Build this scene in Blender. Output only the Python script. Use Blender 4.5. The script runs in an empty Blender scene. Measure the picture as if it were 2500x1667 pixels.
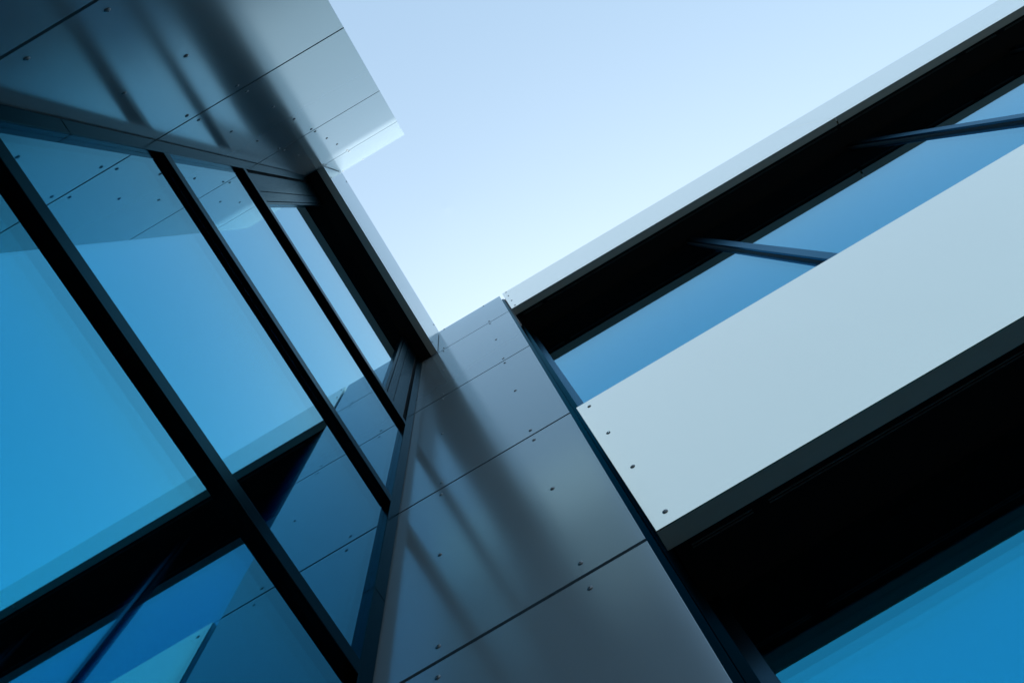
import bpy, bmesh, math
from mathutils import Matrix, Vector

SC = bpy.context.scene
COL = SC.collection
Z0 = 1.5                       # camera height above the pavement; heights below are given from the lens

# ---- measured layout (metres; x along the facades, y across the recess) ----
Y1, Y2 = .699, -.5503          # the two facing panel walls
XR, XR2 = .0073, .009          # their outer ends
XF, XG = -.4785, -.6000        # roof fascia and glass wall
ZJ = [1.391, 2.330, 3.530, 4.750]
H = 5.591
T0, T1, T2 = 1.4120, 2.3155, 3.1895
YB, YW = .6954, .896           # spandrel bands and window glass of the long facade
XB = .0307
XEND = 8.85

# ---------------------------------------------------------------- materials
def new_mat(name):
    m = bpy.data.materials.new(name); m.use_nodes = True
    nt = m.node_tree; nt.nodes.clear()
    out = nt.nodes.new('ShaderNodeOutputMaterial')
    return m, nt, out

def set_in(node, **kw):
    for k, v in kw.items():
        k = k.replace('_', ' ')
        if k in node.inputs: node.inputs[k].default_value = v

def coated(name, col, metallic, rough, var=.06, scale=(3, 3, .8), bump=0.0, bscale=2.0, spec=.5, coat=0, edge=None):
    m, nt, out = new_mat(name)
    b = nt.nodes.new('ShaderNodeBsdfPrincipled')
    tc = nt.nodes.new('ShaderNodeTexCoord')
    mp = nt.nodes.new('ShaderNodeMapping'); mp.inputs['Scale'].default_value = scale
    nz = nt.nodes.new('ShaderNodeTexNoise'); nz.inputs['Scale'].default_value = 1.6; nz.inputs['Detail'].default_value = 5
    nt.links.new(tc.outputs['Object'], mp.inputs['Vector']); nt.links.new(mp.outputs['Vector'], nz.inputs['Vector'])
    cr = nt.nodes.new('ShaderNodeMix'); cr.data_type = 'RGBA'
    cr.inputs[6].default_value = tuple(c*(1-var) for c in col)+(1,)
    cr.inputs[7].default_value = tuple(min(1, c*(1+var)) for c in col)+(1,)
    nt.links.new(nz.outputs['Fac'], cr.inputs[0]); nt.links.new(cr.outputs[2], b.inputs['Base Color'])
    rr = nt.nodes.new('ShaderNodeMapRange'); rr.inputs['From Min'].default_value = .3; rr.inputs['From Max'].default_value = .7
    rr.inputs['To Min'].default_value = rough*.92; rr.inputs['To Max'].default_value = rough*1.1
    nt.links.new(nz.outputs['Fac'], rr.inputs['Value']); nt.links.new(rr.outputs['Result'], b.inputs['Roughness'])
    set_in(b, Metallic=metallic, Specular_IOR_Level=spec, Coat_Weight=coat, Coat_Roughness=.05)
    if edge: b.inputs['Specular Tint'].default_value = edge+(1,)
    if bump:
        n2 = nt.nodes.new('ShaderNodeTexNoise'); n2.inputs['Scale'].default_value = bscale; n2.inputs['Detail'].default_value = 1
        nt.links.new(tc.outputs['Object'], n2.inputs['Vector'])
        bp = nt.nodes.new('ShaderNodeBump'); bp.inputs['Strength'].default_value = 1; bp.inputs['Distance'].default_value = bump
        nt.links.new(n2.outputs['Fac'], bp.inputs['Height']); nt.links.new(bp.outputs['Normal'], b.inputs['Normal'])
    nt.links.new(b.outputs[0], out.inputs['Surface'])
    return m

def mirror_node(nt, base, edge, rough):
    b = nt.nodes.new('ShaderNodeBsdfPrincipled')
    b.inputs['Base Color'].default_value = base+(1,)
    b.inputs['Specular Tint'].default_value = edge+(1,)
    set_in(b, Metallic=1.0, Roughness=rough)
    return b

def glass(name, base, edge, through=0.0, tint=(.6, .85, .95), rough=.015, wave=.0004):
    """coated pane: blue mirror, partly letting light on to the pane behind"""
    m, nt, out = new_mat(name)
    b = mirror_node(nt, base, edge, rough)
    tc = nt.nodes.new('ShaderNodeTexCoord'); nz = nt.nodes.new('ShaderNodeTexNoise')
    nz.inputs['Scale'].default_value = 1.3; nz.inputs['Detail'].default_value = 0
    nt.links.new(tc.outputs['Object'], nz.inputs['Vector'])
    bp = nt.nodes.new('ShaderNodeBump'); bp.inputs['Distance'].default_value = wave
    nt.links.new(nz.outputs['Fac'], bp.inputs['Height']); nt.links.new(bp.outputs['Normal'], b.inputs['Normal'])
    if through:
        t = nt.nodes.new('ShaderNodeBsdfTransparent'); t.inputs[0].default_value = tint+(1,)
        mx = nt.nodes.new('ShaderNodeMixShader')
        lw = nt.nodes.new('ShaderNodeLayerWeight'); lw.inputs['Blend'].default_value = .5
        fr = nt.nodes.new('ShaderNodeMath'); fr.operation = 'POWER'; fr.inputs[1].default_value = 2.5     # Schlick, alike from both sides
        nt.links.new(lw.outputs['Facing'], fr.inputs[0])
        mr = nt.nodes.new('ShaderNodeMapRange'); mr.inputs['To Min'].default_value = 1-through; mr.inputs['To Max'].default_value = 1
        nt.links.new(fr.outputs[0], mr.inputs['Value']); nt.links.new(mr.outputs[0], mx.inputs[0])
        nt.links.new(t.outputs[0], mx.inputs[1]); nt.links.new(b.outputs[0], mx.inputs[2])
        nt.links.new(mx.outputs[0], out.inputs['Surface'])
    else:
        nt.links.new(b.outputs[0], out.inputs['Surface'])
    return m

M = {
 'panel':  coated('silver_composite_panel', (.262, .328, .372), .35, .16, .03, bump=.00022, bscale=1.1, spec=.32, edge=(.60, .90, 1.0)),
 'band':   coated('pale_composite_panel', (.99, .95, .80), .95, .18, .02),
 'frame':  coated('anodised_frame', (.010, .020, .024), 1.0, .24, .10, scale=(6, 6, 1), edge=(.48, .60, .66)),
 'mullion': coated('anodised_frame_sky_lit', (.030, .068, .095), 1.0, .24, .10, scale=(6, 6, 1), edge=(.55, .78, .95)),  # same frame finish, lightened: stronger sky reflection painted into the colour
 'channel': coated('dark_channel', (.004, .011, .015), 1.0, .28, .10, edge=(.36, .54, .62)),
 'seal':   coated('rubber_seal', (.012, .013, .014), 0, .6, .1),
 'core':   coated('dark_membrane', (.010, .011, .012), 0, .85, .15, spec=.1),
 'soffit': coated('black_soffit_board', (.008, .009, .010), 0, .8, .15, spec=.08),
 'screw':  coated('stainless_screw', (.16, .18, .20), .6, .38, .05),
 'roof':   coated('roof_gravel', (.22, .21, .20), 0, .9, .2, scale=(20, 20, 20)),
 'ground': coated('paving_asphalt', (.125, .088, .058), 0, .85, .25, scale=(4, 4, 4), spec=.3),
 'return': coated('panel_return', (.42, .44, .42), .15, .5, .03, spec=.3),
 'rail': coated('drip_rail_grey', (.09, .11, .11), 0, .5, .1),
 'notch_light': coated('painted_notch_light', (.80, .80, .80), .1, .4, .03),  # near-white colour stands in for sky light in the joint notch
 'glass_outer': glass('coated_glass', (.030, .46, .68), (1, 1, 1), .56, (.75, .95, 1.0)),
 'glass_mid':   glass('coated_glass_middle', (.04, .51, .75), (1, 1, 1), .62, (.80, .97, 1.0)),
 'glass_inner': glass('coated_glass_inner', (.05, .58, .80), (1, 1, 1)),
}

cm, cnt, cout = new_mat('clear_glass_edge')
ct = cnt.nodes.new('ShaderNodeBsdfTransparent'); ct.inputs[0].default_value = (.97, .99, .98, 1)
cnt.links.new(ct.outputs[0], cout.inputs['Surface']); M['clear'] = cm

# ---------------------------------------------------------------- mesh helpers
def box(bm, x0, x1, y0, y1, z0, z1, bevel=0.0, upright=False):
    x0, x1 = min(x0, x1), max(x0, x1); y0, y1 = min(y0, y1), max(y0, y1); z0, z1 = min(z0, z1), max(z0, z1)
    vs = [bm.verts.new((x, y, z+Z0)) for x in (x0, x1) for y in (y0, y1) for z in (z0, z1)]
    fs = [(0, 1, 3, 2), (4, 6, 7, 5), (0, 4, 5, 1), (2, 3, 7, 6), (0, 2, 6, 4), (1, 5, 7, 3)]
    fc = [bm.faces.new([vs[i] for i in f]) for f in fs]
    if bevel:
        es = list({e for f in fc for e in f.edges if not upright or abs(e.verts[0].co.z-e.verts[1].co.z) > 1e-6})
        bmesh.ops.bevel(bm, geom=es, offset=bevel, segments=2, profile=.6, affect='EDGES')
    return bm

def obj(name, bm, mat, parent=None, label=None, smooth=False):
    bmesh.ops.recalc_face_normals(bm, faces=bm.faces)
    me = bpy.data.meshes.new(name); bm.to_mesh(me); bm.free()
    me.materials.append(mat)
    if smooth:
        for p in me.polygons: p.use_smooth = True
    o = bpy.data.objects.new(name, me); COL.objects.link(o)
    if parent is not None: o.parent = parent
    if label: o['label'] = label
    return o

def boxes(name, L, mat, parent=None, label=None, bevel=0.0, upright=False):
    bm = bmesh.new()
    for b in L: box(bm, *b, bevel=bevel, upright=upright)
    return obj(name, bm, mat, parent, label)

def pane(L, parent, front):
    """triple glazing: three coated layers in one mesh"""
    bm = bmesh.new()
    for b in L: box(bm, *b)
    o = obj('glass_pane', bm, M['glass_outer'], parent)
    o.data.materials.append(M['glass_mid']); o.data.materials.append(M['glass_inner'])
    o.data.materials.append(M['clear'])
    for i, p in enumerate(o.data.polygons): p.material_index = i // 6 if (i % 6 == front or i >= 12) else 3
    return o

def second_material(o, k, n):
    """give box k of the n boxes of a mesh the duller finish of the folded return"""
    o.data.materials.append(M['return']); m = len(o.data.polygons)
    for i, c in enumerate(sorted_islands(o)):
        if c == k: o.data.polygons[i].material_index = 1

def sorted_islands(o):
    me = o.data; par = list(range(len(me.vertices)))
    def f(a):
        while par[a] != a: par[a] = par[par[a]]; a = par[a]
        return a
    for e in me.edges: par[f(e.vertices[0])] = f(e.vertices[1])
    order = {}
    # islands keyed by their lowest outline: (front skin, lip, back skin, ...) told apart by centre
    cs = {}
    for v in me.vertices:
        cs.setdefault(f(v.index), []).append(v.co)
    zmin = min(v.co.z for v in me.vertices)
    lip = [r for r, c in cs.items() if max(p.z for p in c) < zmin+.006]
    return [1 if f(p.vertices[0]) in lip else 0 for p in me.polygons]

def thing(name, label, cat, loc, group=None):
    o = bpy.data.objects.new(name, None); COL.objects.link(o)
    o.location = loc; o['label'] = label; o['category'] = cat
    o.empty_display_size = .3
    if group: o['group'] = group
    return o

BLD = thing('office_building', 'office building of grey metal panels, pale bands and blue mirror glass seen from below', 'building', (0, 0, 0))

# one screw mesh: shallow dome on a washer with a socket in the middle; the axis is local +z
def screw_mesh():
    bm = bmesh.new()
    prof = [(.0060, 0), (.0060, .0006), (.0056, .0013), (.0046, .0021), (.0030, .0026), (.0015, .0027), (.0014, .0010), (.0001, .0009)]
    n = 20; rings = []
    for r, h in prof:
        rings.append([bm.verts.new((r*math.cos(2*math.pi*k/n), r*math.sin(2*math.pi*k/n), h)) for k in range(n)])
    for a, b in zip(rings, rings[1:]):
        for k in range(n):
            bm.faces.new((a[k], a[(k+1) % n], b[(k+1) % n], b[k]))
    bm.faces.new(rings[-1])
    bmesh.ops.recalc_face_normals(bm, faces=bm.faces)
    me = bpy.data.meshes.new('screw'); bm.to_mesh(me); bm.free(); me.materials.append(M['screw'])
    return me
SCREW = screw_mesh()
ROT = {'-y': Matrix.Rotation(math.radians(90), 4, 'X'), '+y': Matrix.Rotation(math.radians(-90), 4, 'X'),
       '+x': Matrix.Rotation(math.radians(90), 4, 'Y')}
def screw(parent, x, y, z, face):
    o = bpy.data.objects.new('screw', SCREW); COL.objects.link(o); o.parent = parent
    o.matrix_local = Matrix.Translation((x, y, z+Z0)) @ ROT[face]
    return o

# ---------------------------------------------------------------- setting
g = boxes('ground', [(-400, 400, -400, 400, -1.9, -1.5)], M['ground']); g['kind'] = 'structure'

# ---------------------------------------------------------------- building mass (dark cores behind the cladding, roof)
ZR = 5.20
boxes('wall_core', [(-.80, .0, .724, 1.10, -1.5, 5.40),              # behind the near panel wall
                    (-4.0, -.735, -.575, 1.10, -1.5, ZR),            # behind the glass wall
                    (-4.0, XEND, 1.104, 6.0, -1.5, ZR),              # behind the long facade
                    (-4.0, -.012, -6.0, -.579, -1.5, 5.40)], M['core'], BLD)
boxes('roof', [(-4.0, XEND, 1.12, 6.0, ZR+.004, ZR+.05), (-4.0, -.74, -.57, 1.10, ZR+.004, ZR+.05),
               (-4.0, -.03, -6.0, -.60, 5.404, 5.45)], M['roof'], BLD)

# ---------------------------------------------------------------- panel walls
g2 = .0058      # half joint width
zl = [-1.49, -.75, .30]+ZJ+[H+g2]
def panel_wall(y, out, xa, xb, cols, mids, tag):
    """stack of cladding panels; out = -1 faces -y, +1 faces +y"""
    th = .028
    for i in range(len(zl)-1):
        a, b = zl[i]+g2, zl[i+1]-g2
        top = i == len(zl)-2
        lab = {'P1': 'grey', 'P2': 'blue'}[tag]
        p = boxes('wall_panel', [(xa, xb, y, y-out*th, a, b)], M['panel'], BLD, bevel=.0012, upright=True)
        if i < 2: continue
        zz = [a+.046, b-.046]
        zz += mids.get(i-2, [])
        if top: zz = [a+.046, b-.019]
        for x in cols:
            for z in zz: screw(p, x, y, z, '-y' if out < 0 else '+y')
panel_wall(Y1, -1, -.589, XR, (-.438, -.123), {0: [.85], 1: [1.860], 2: [2.928], 3: [4.115]}, 'P1')
panel_wall(Y2, +1, -.591, XR2, (-.466, -.312), {0: [.85], 1: [1.850], 2: [2.730, 3.095], 3: [3.918, 4.278]}, 'P2')

# outer return of the far wing (faces +x, seen only from other positions and in reflections)
for i in range(2, len(zl)-1):
    for j in range(4):
        ya = Y2-.036-j*1.3
        boxes('side_panel', [(-.010, .0085, ya-1.292, ya, zl[i]+g2, zl[i+1]-g2)], M['panel'], BLD, bevel=.0012)

# ---------------------------------------------------------------- roof fascia over the glass wall
fa = boxes('roof_fascia', [(XF, XF-.004, Y2+.005, Y1-.005, ZJ[3]+g2, H),
                           (XF-.004, XF-.042, Y2+.005, Y1-.005, ZJ[3]+g2, ZJ[3]+g2+.004),
                           (XF-.012, XF-.042, Y2+.005, Y1-.005, H-.012, H-.002),
                           (XF-.038, XF-.042, Y2+.005, Y1-.005, ZJ[3]+g2+.004, H-.012)], M['panel'], BLD, bevel=.0006)
second_material(fa, 1, 4)
for yy in (-.478, .632):
    for zz in (ZJ[3]+.055, 5.535): screw(fa, XF, yy, zz, '+x')
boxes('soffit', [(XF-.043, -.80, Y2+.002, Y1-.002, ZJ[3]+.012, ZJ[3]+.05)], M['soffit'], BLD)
boxes('fascia_core', [(XF-.043, -.735, Y2+.002, Y1-.002, ZJ[3]+.051, 5.30)], M['core'], BLD)

# ---------------------------------------------------------------- glass wall between the two panel walls
FX = -.5818                                            # front of the upright frames
JW = .046
jamb_cut = 1.768
frame = boxes('window_wall', [(FX-.0002, -.72, Y2+.002, Y2+.040, jamb_cut+.0008, ZJ[3]+.010), (FX-.0002, -.72, Y2+.002, Y2+.040, -1.5, jamb_cut-.0008),
                              (FX-.0002, -.72, Y1-JW-.002, Y1-.002, jamb_cut+.0008, ZJ[3]+.010), (FX-.0002, -.72, Y1-JW-.002, Y1-.002, -1.5, jamb_cut-.0008)],
              M['frame'], BLD, 'glass wall of four panes between dark uprights', bevel=.002)
ya, yb = Y2+.0405, Y1-JW-.0025
def transom(z, hh=.0457, x=XG+.0187, lab=None, grooved=False):
    L = [(x, -.70, ya, yb, z, z+hh)]
    if grooved:
        L = [(x, -.70, ya, yb, z, z+.020), (x-.004, -.70, ya, yb, z+.020, z+.024), (x-.001, -.70, ya, yb, z+.024, z+.036),
             (x-.005, -.70, ya, yb, z+.036, z+.040), (x-.002, -.70, ya, yb, z+.040, z+.052)]
    t = boxes('transom', L, M['frame'], frame, lab, bevel=.0012 if not grooved else .0006)
    # thin gasket under the transom, against the pane
    return t
transom(-.45); transom(T0); transom(T1); transom(T2, grooved=True)
panes = [(-1.48, -.45, XG), (-.404, T0, XG+.001), (T0+.0457, T1, XG+.001), (T1+.0457, T2, XG), (T2+.052, ZJ[3]+.012, -.6055)]
for k, (a, b, x) in enumerate(panes):
    pane([(x, x-.0015, ya, yb, a, b), (x-.011, x-.0125, ya, yb, a, b), (x-.022, x-.0300, ya, yb, a, b)], frame, 1)
# boarded strips at both ends of the top pane
zc, zd = T2+.0525, ZJ[3]+.010
def strips(L, lab):
    boxes('infill_board', L, M['frame'], frame, lab, bevel=.001)
strips([(FX-.006, -.70, -.4985, -.4185, zc, zd), (FX-.006, -.70, -.4155, -.3745, zc, zd), (FX-.010, -.70, -.3735, -.3620, zc, zd)],
       'dark blue-grey boards left of the top pane')
strips([(FX-.006, -.70, .5595, .6330, zc, zd), (FX-.006, -.70, .5150, .5565, zc, zd), (FX-.010, -.70, .4970, .5140, zc, zd)],
       'dark blue-grey boards right of the top pane')
for a, b in ((-.5085, -.4990), (-.4182, -.4158), (.6335, .6500), (.5568, .5592)):
    boxes('seal', [(FX-.020, -.70, a, b, zc, zd)], M['seal'], frame)

# ---------------------------------------------------------------- long facade: bands
def band(name, za, zb, label, top=False, splits=()):
    xs = [XB]+list(splits)+[XEND]
    out = []
    for i in range(len(xs)-1):
        last = i == len(xs)-2
        a = xs[i]+(.0012 if i else 0); b = xs[i+1]-(0 if last else .0012)
        a2 = xs[i]+(.006 if i else 0); b2 = xs[i+1]-(0 if last else .006)
        L = [(a, b, YB, YB+.003, za, zb),
             (a2, b2, YB+.003, YB+.046, za, za+.004),
             (a, b, YB+.042, YB+.046, za+.004, zb-.004),
             (a, b, YB+.003, YB+.046, zb-.004, zb)]
        if i == 0: L.append((a, a+.004, YB+.004, YB+.042, za+.004, zb-.004))
        p = boxes(name, L, M['band'], BLD, label, bevel=.0006)
        second_material(p, 1, len(L))
        zz = {True: (4.804, 5.058, 5.329, 5.558), False: (1.443, 1.716, 1.993, 2.275)}[top]
        if za > 0 and i == 0:
            for z in zz: screw(p, a+(.028 if top else .0345), YB, z, '-y')
            if i:
                pass
        out.append(p)
        if i:
            boxes('notch_light_block', [(xs[i]-.004, xs[i]+.004, YB+.004, YB+.024, za+.0005, za+.05)], M['notch_light'], p)  # added block, painted pale to imitate sky showing through the joint
    return out
SP = [2.2330, 4.439, 6.645]
band('parapet_panel', ZJ[3], H, 'pale parapet panel of the long facade', True, SP)
band('spandrel_panel', ZJ[0]+.002, ZJ[1], 'wide pale spandrel panel between the window rows', False, SP)
band('spandrel_panel', -1.48, -.60, 'lowest pale spandrel panel', False, SP)
# black soffits with drip rails
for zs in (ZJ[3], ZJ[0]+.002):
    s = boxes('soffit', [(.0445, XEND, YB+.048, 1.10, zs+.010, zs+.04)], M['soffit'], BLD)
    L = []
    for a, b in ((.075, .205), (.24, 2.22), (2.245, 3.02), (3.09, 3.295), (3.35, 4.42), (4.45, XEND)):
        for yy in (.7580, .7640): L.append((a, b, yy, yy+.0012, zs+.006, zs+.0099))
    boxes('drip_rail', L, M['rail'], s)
boxes('spandrel_core', [(.0445, XEND, YB+.048, 1.10, ZJ[0]+.043, ZJ[1]-.02), (.0445, XEND, YB+.048, 1.10, -1.5, -.63),
                        (.0445, XEND, YB+.060, 1.10, ZJ[3]+.051, 5.15)], M['core'], BLD)
# window sills
boxes('sill', [(.0445, XEND, YB+.047, YW-.012, ZJ[1]-.019, ZJ[1]-.012), (.0445, XEND, YB+.047, YW-.012, -.629, -.622)], M['frame'], BLD)
# profiles in the slot between the near panel wall and the long facade
boxes('slot_profile', [(.0008, .0212, .7285, .80, -1.5, H-.002)], M['channel'], BLD, bevel=.0008)
boxes('seal', [(.0214, .0300, .736, .796, 4.30, H-.004)], M['seal'], BLD)  # added filler, like the next one: keeps sky light out of the slot
boxes('seal', [(.0303, .0444, .746, .95, ZJ[3]+.0095, H-.05)], M['seal'], BLD)
boxes('slot_profile', [(.0236, .0430, .800, .95, -1.5, ZJ[3]+.009)], M['channel'], BLD, bevel=.0015)
boxes('slot_profile', [(.0008, .0434, .96, 1.10, -1.5, ZJ[3]+.009)], M['seal'], BLD)

# ---------------------------------------------------------------- long facade: windows
YF = .874
def win_row(za, zb, label, yw):
    w = boxes('ribbon_window', [(.0434, .0728, YF, YF+.08, za, zb), (.0730, XEND, YW+.03, YW+.07, za, za+.03)],
              M['mullion'], BLD, label, bevel=.0012)
    edges = [.0728]
    k = 0
    x = 1.126
    while x < XEND-.1:
        boxes('mullion', [(x, x+.044, YF, YW+.06, za, zb)], M['mullion'], w, bevel=.0012)
        boxes('seal', [(x-.0025, x-.0004, yw-.010, yw-.0005, za, zb)], M['seal'], w)
        boxes('seal', [(x+.0444, x+.0465, yw-.010, yw-.0005, za, zb)], M['seal'], w)
        edges += [x, x+.044]; x += 1.103
    edges.append(XEND)
    for i in range(0, len(edges), 2):
        a, b = edges[i]+.0003, edges[i+1]-.0003
        pane([(a, b, yw, yw+.0015, za, zb), (a, b, yw+.0115, yw+.013, za, zb), (a, b, yw+.023, yw+.030, za, zb)], w, 2)
win_row(ZJ[1]-.011, ZJ[3]+.009, 'upper row of blue mirror windows under the parapet', YW)
win_row(-.621, ZJ[0]+.011, 'lower row of blue mirror windows under the wide band', .885)

# ---------------------------------------------------------------- camera (solved from the photograph)
R = [[0.8610899831172834, 0.502203094645286, -0.07947384918181898],
     [-0.5082660084893682, 0.8459599101961652, -0.16129939539620552],
     [-0.013773365215592859, 0.17928714976147583, 0.9837003671550825]]
cam = bpy.data.cameras.new('camera'); co = bpy.data.objects.new('camera', cam); COL.objects.link(co)
rt, dn, fw = [Vector(r) for r in R]
m = Matrix((rt, -dn, -fw)).transposed().to_4x4(); m.translation = (0, 0, Z0)
co.matrix_world = m
cam.sensor_width = 36; cam.lens = 36*1984.87/2500; cam.clip_start = .02; cam.clip_end = 2000
SC.camera = co

# ---------------------------------------------------------------- light
EL, AZ = math.radians(39.0), math.radians(-5.0)     # azimuth measured from +y towards +x
sd = Vector((math.sin(AZ)*math.cos(EL), math.cos(AZ)*math.cos(EL), math.sin(EL)))
sun = bpy.data.lights.new('sun', 'SUN'); sun.energy = 2.8; sun.angle = math.radians(5.5); sun.color = (1.0, .96, .90)
so = bpy.data.objects.new('sun', sun); COL.objects.link(so)
so.rotation_euler = (-sd).to_track_quat('-Z', 'Y').to_euler(); so.location = sd*50

w = bpy.data.worlds.new('World'); SC.world = w; w.use_nodes = True
nt = w.node_tree; nt.nodes.clear()
sky = nt.nodes.new('ShaderNodeTexSky'); sky.sky_type = 'NISHITA'; sky.sun_disc = False
sky.sun_elevation = EL; sky.sun_rotation = AZ; sky.air_density = 1.0; sky.dust_density = 4.2; sky.ozone_density = 1.0
bg = nt.nodes.new('ShaderNodeBackground'); bg.inputs['Strength'].default_value = .15
wo = nt.nodes.new('ShaderNodeOutputWorld')
tn = nt.nodes.new('ShaderNodeMix'); tn.data_type = 'RGBA'; tn.blend_type = 'MULTIPLY'; tn.inputs[0].default_value = 1
tn.inputs[7].default_value = (1.02, 1.19, 1.17, 1)          # cool white balance of the photograph
gm = nt.nodes.new('ShaderNodeGamma'); gm.inputs['Gamma'].default_value = .68     # hazy, even sky
nt.links.new(sky.outputs[0], gm.inputs['Color']); nt.links.new(gm.outputs[0], tn.inputs[6]); nt.links.new(tn.outputs[2], bg.inputs['Color']); nt.links.new(bg.outputs[0], wo.inputs['Surface'])

SC.view_settings.view_transform = 'Standard'; SC.view_settings.look = 'None'
SC.view_settings.exposure = 1.62; SC.view_settings.gamma = 1.0
SC.cycles.max_bounces = 16; SC.cycles.glossy_bounces = 10; SC.cycles.transparent_max_bounces = 24
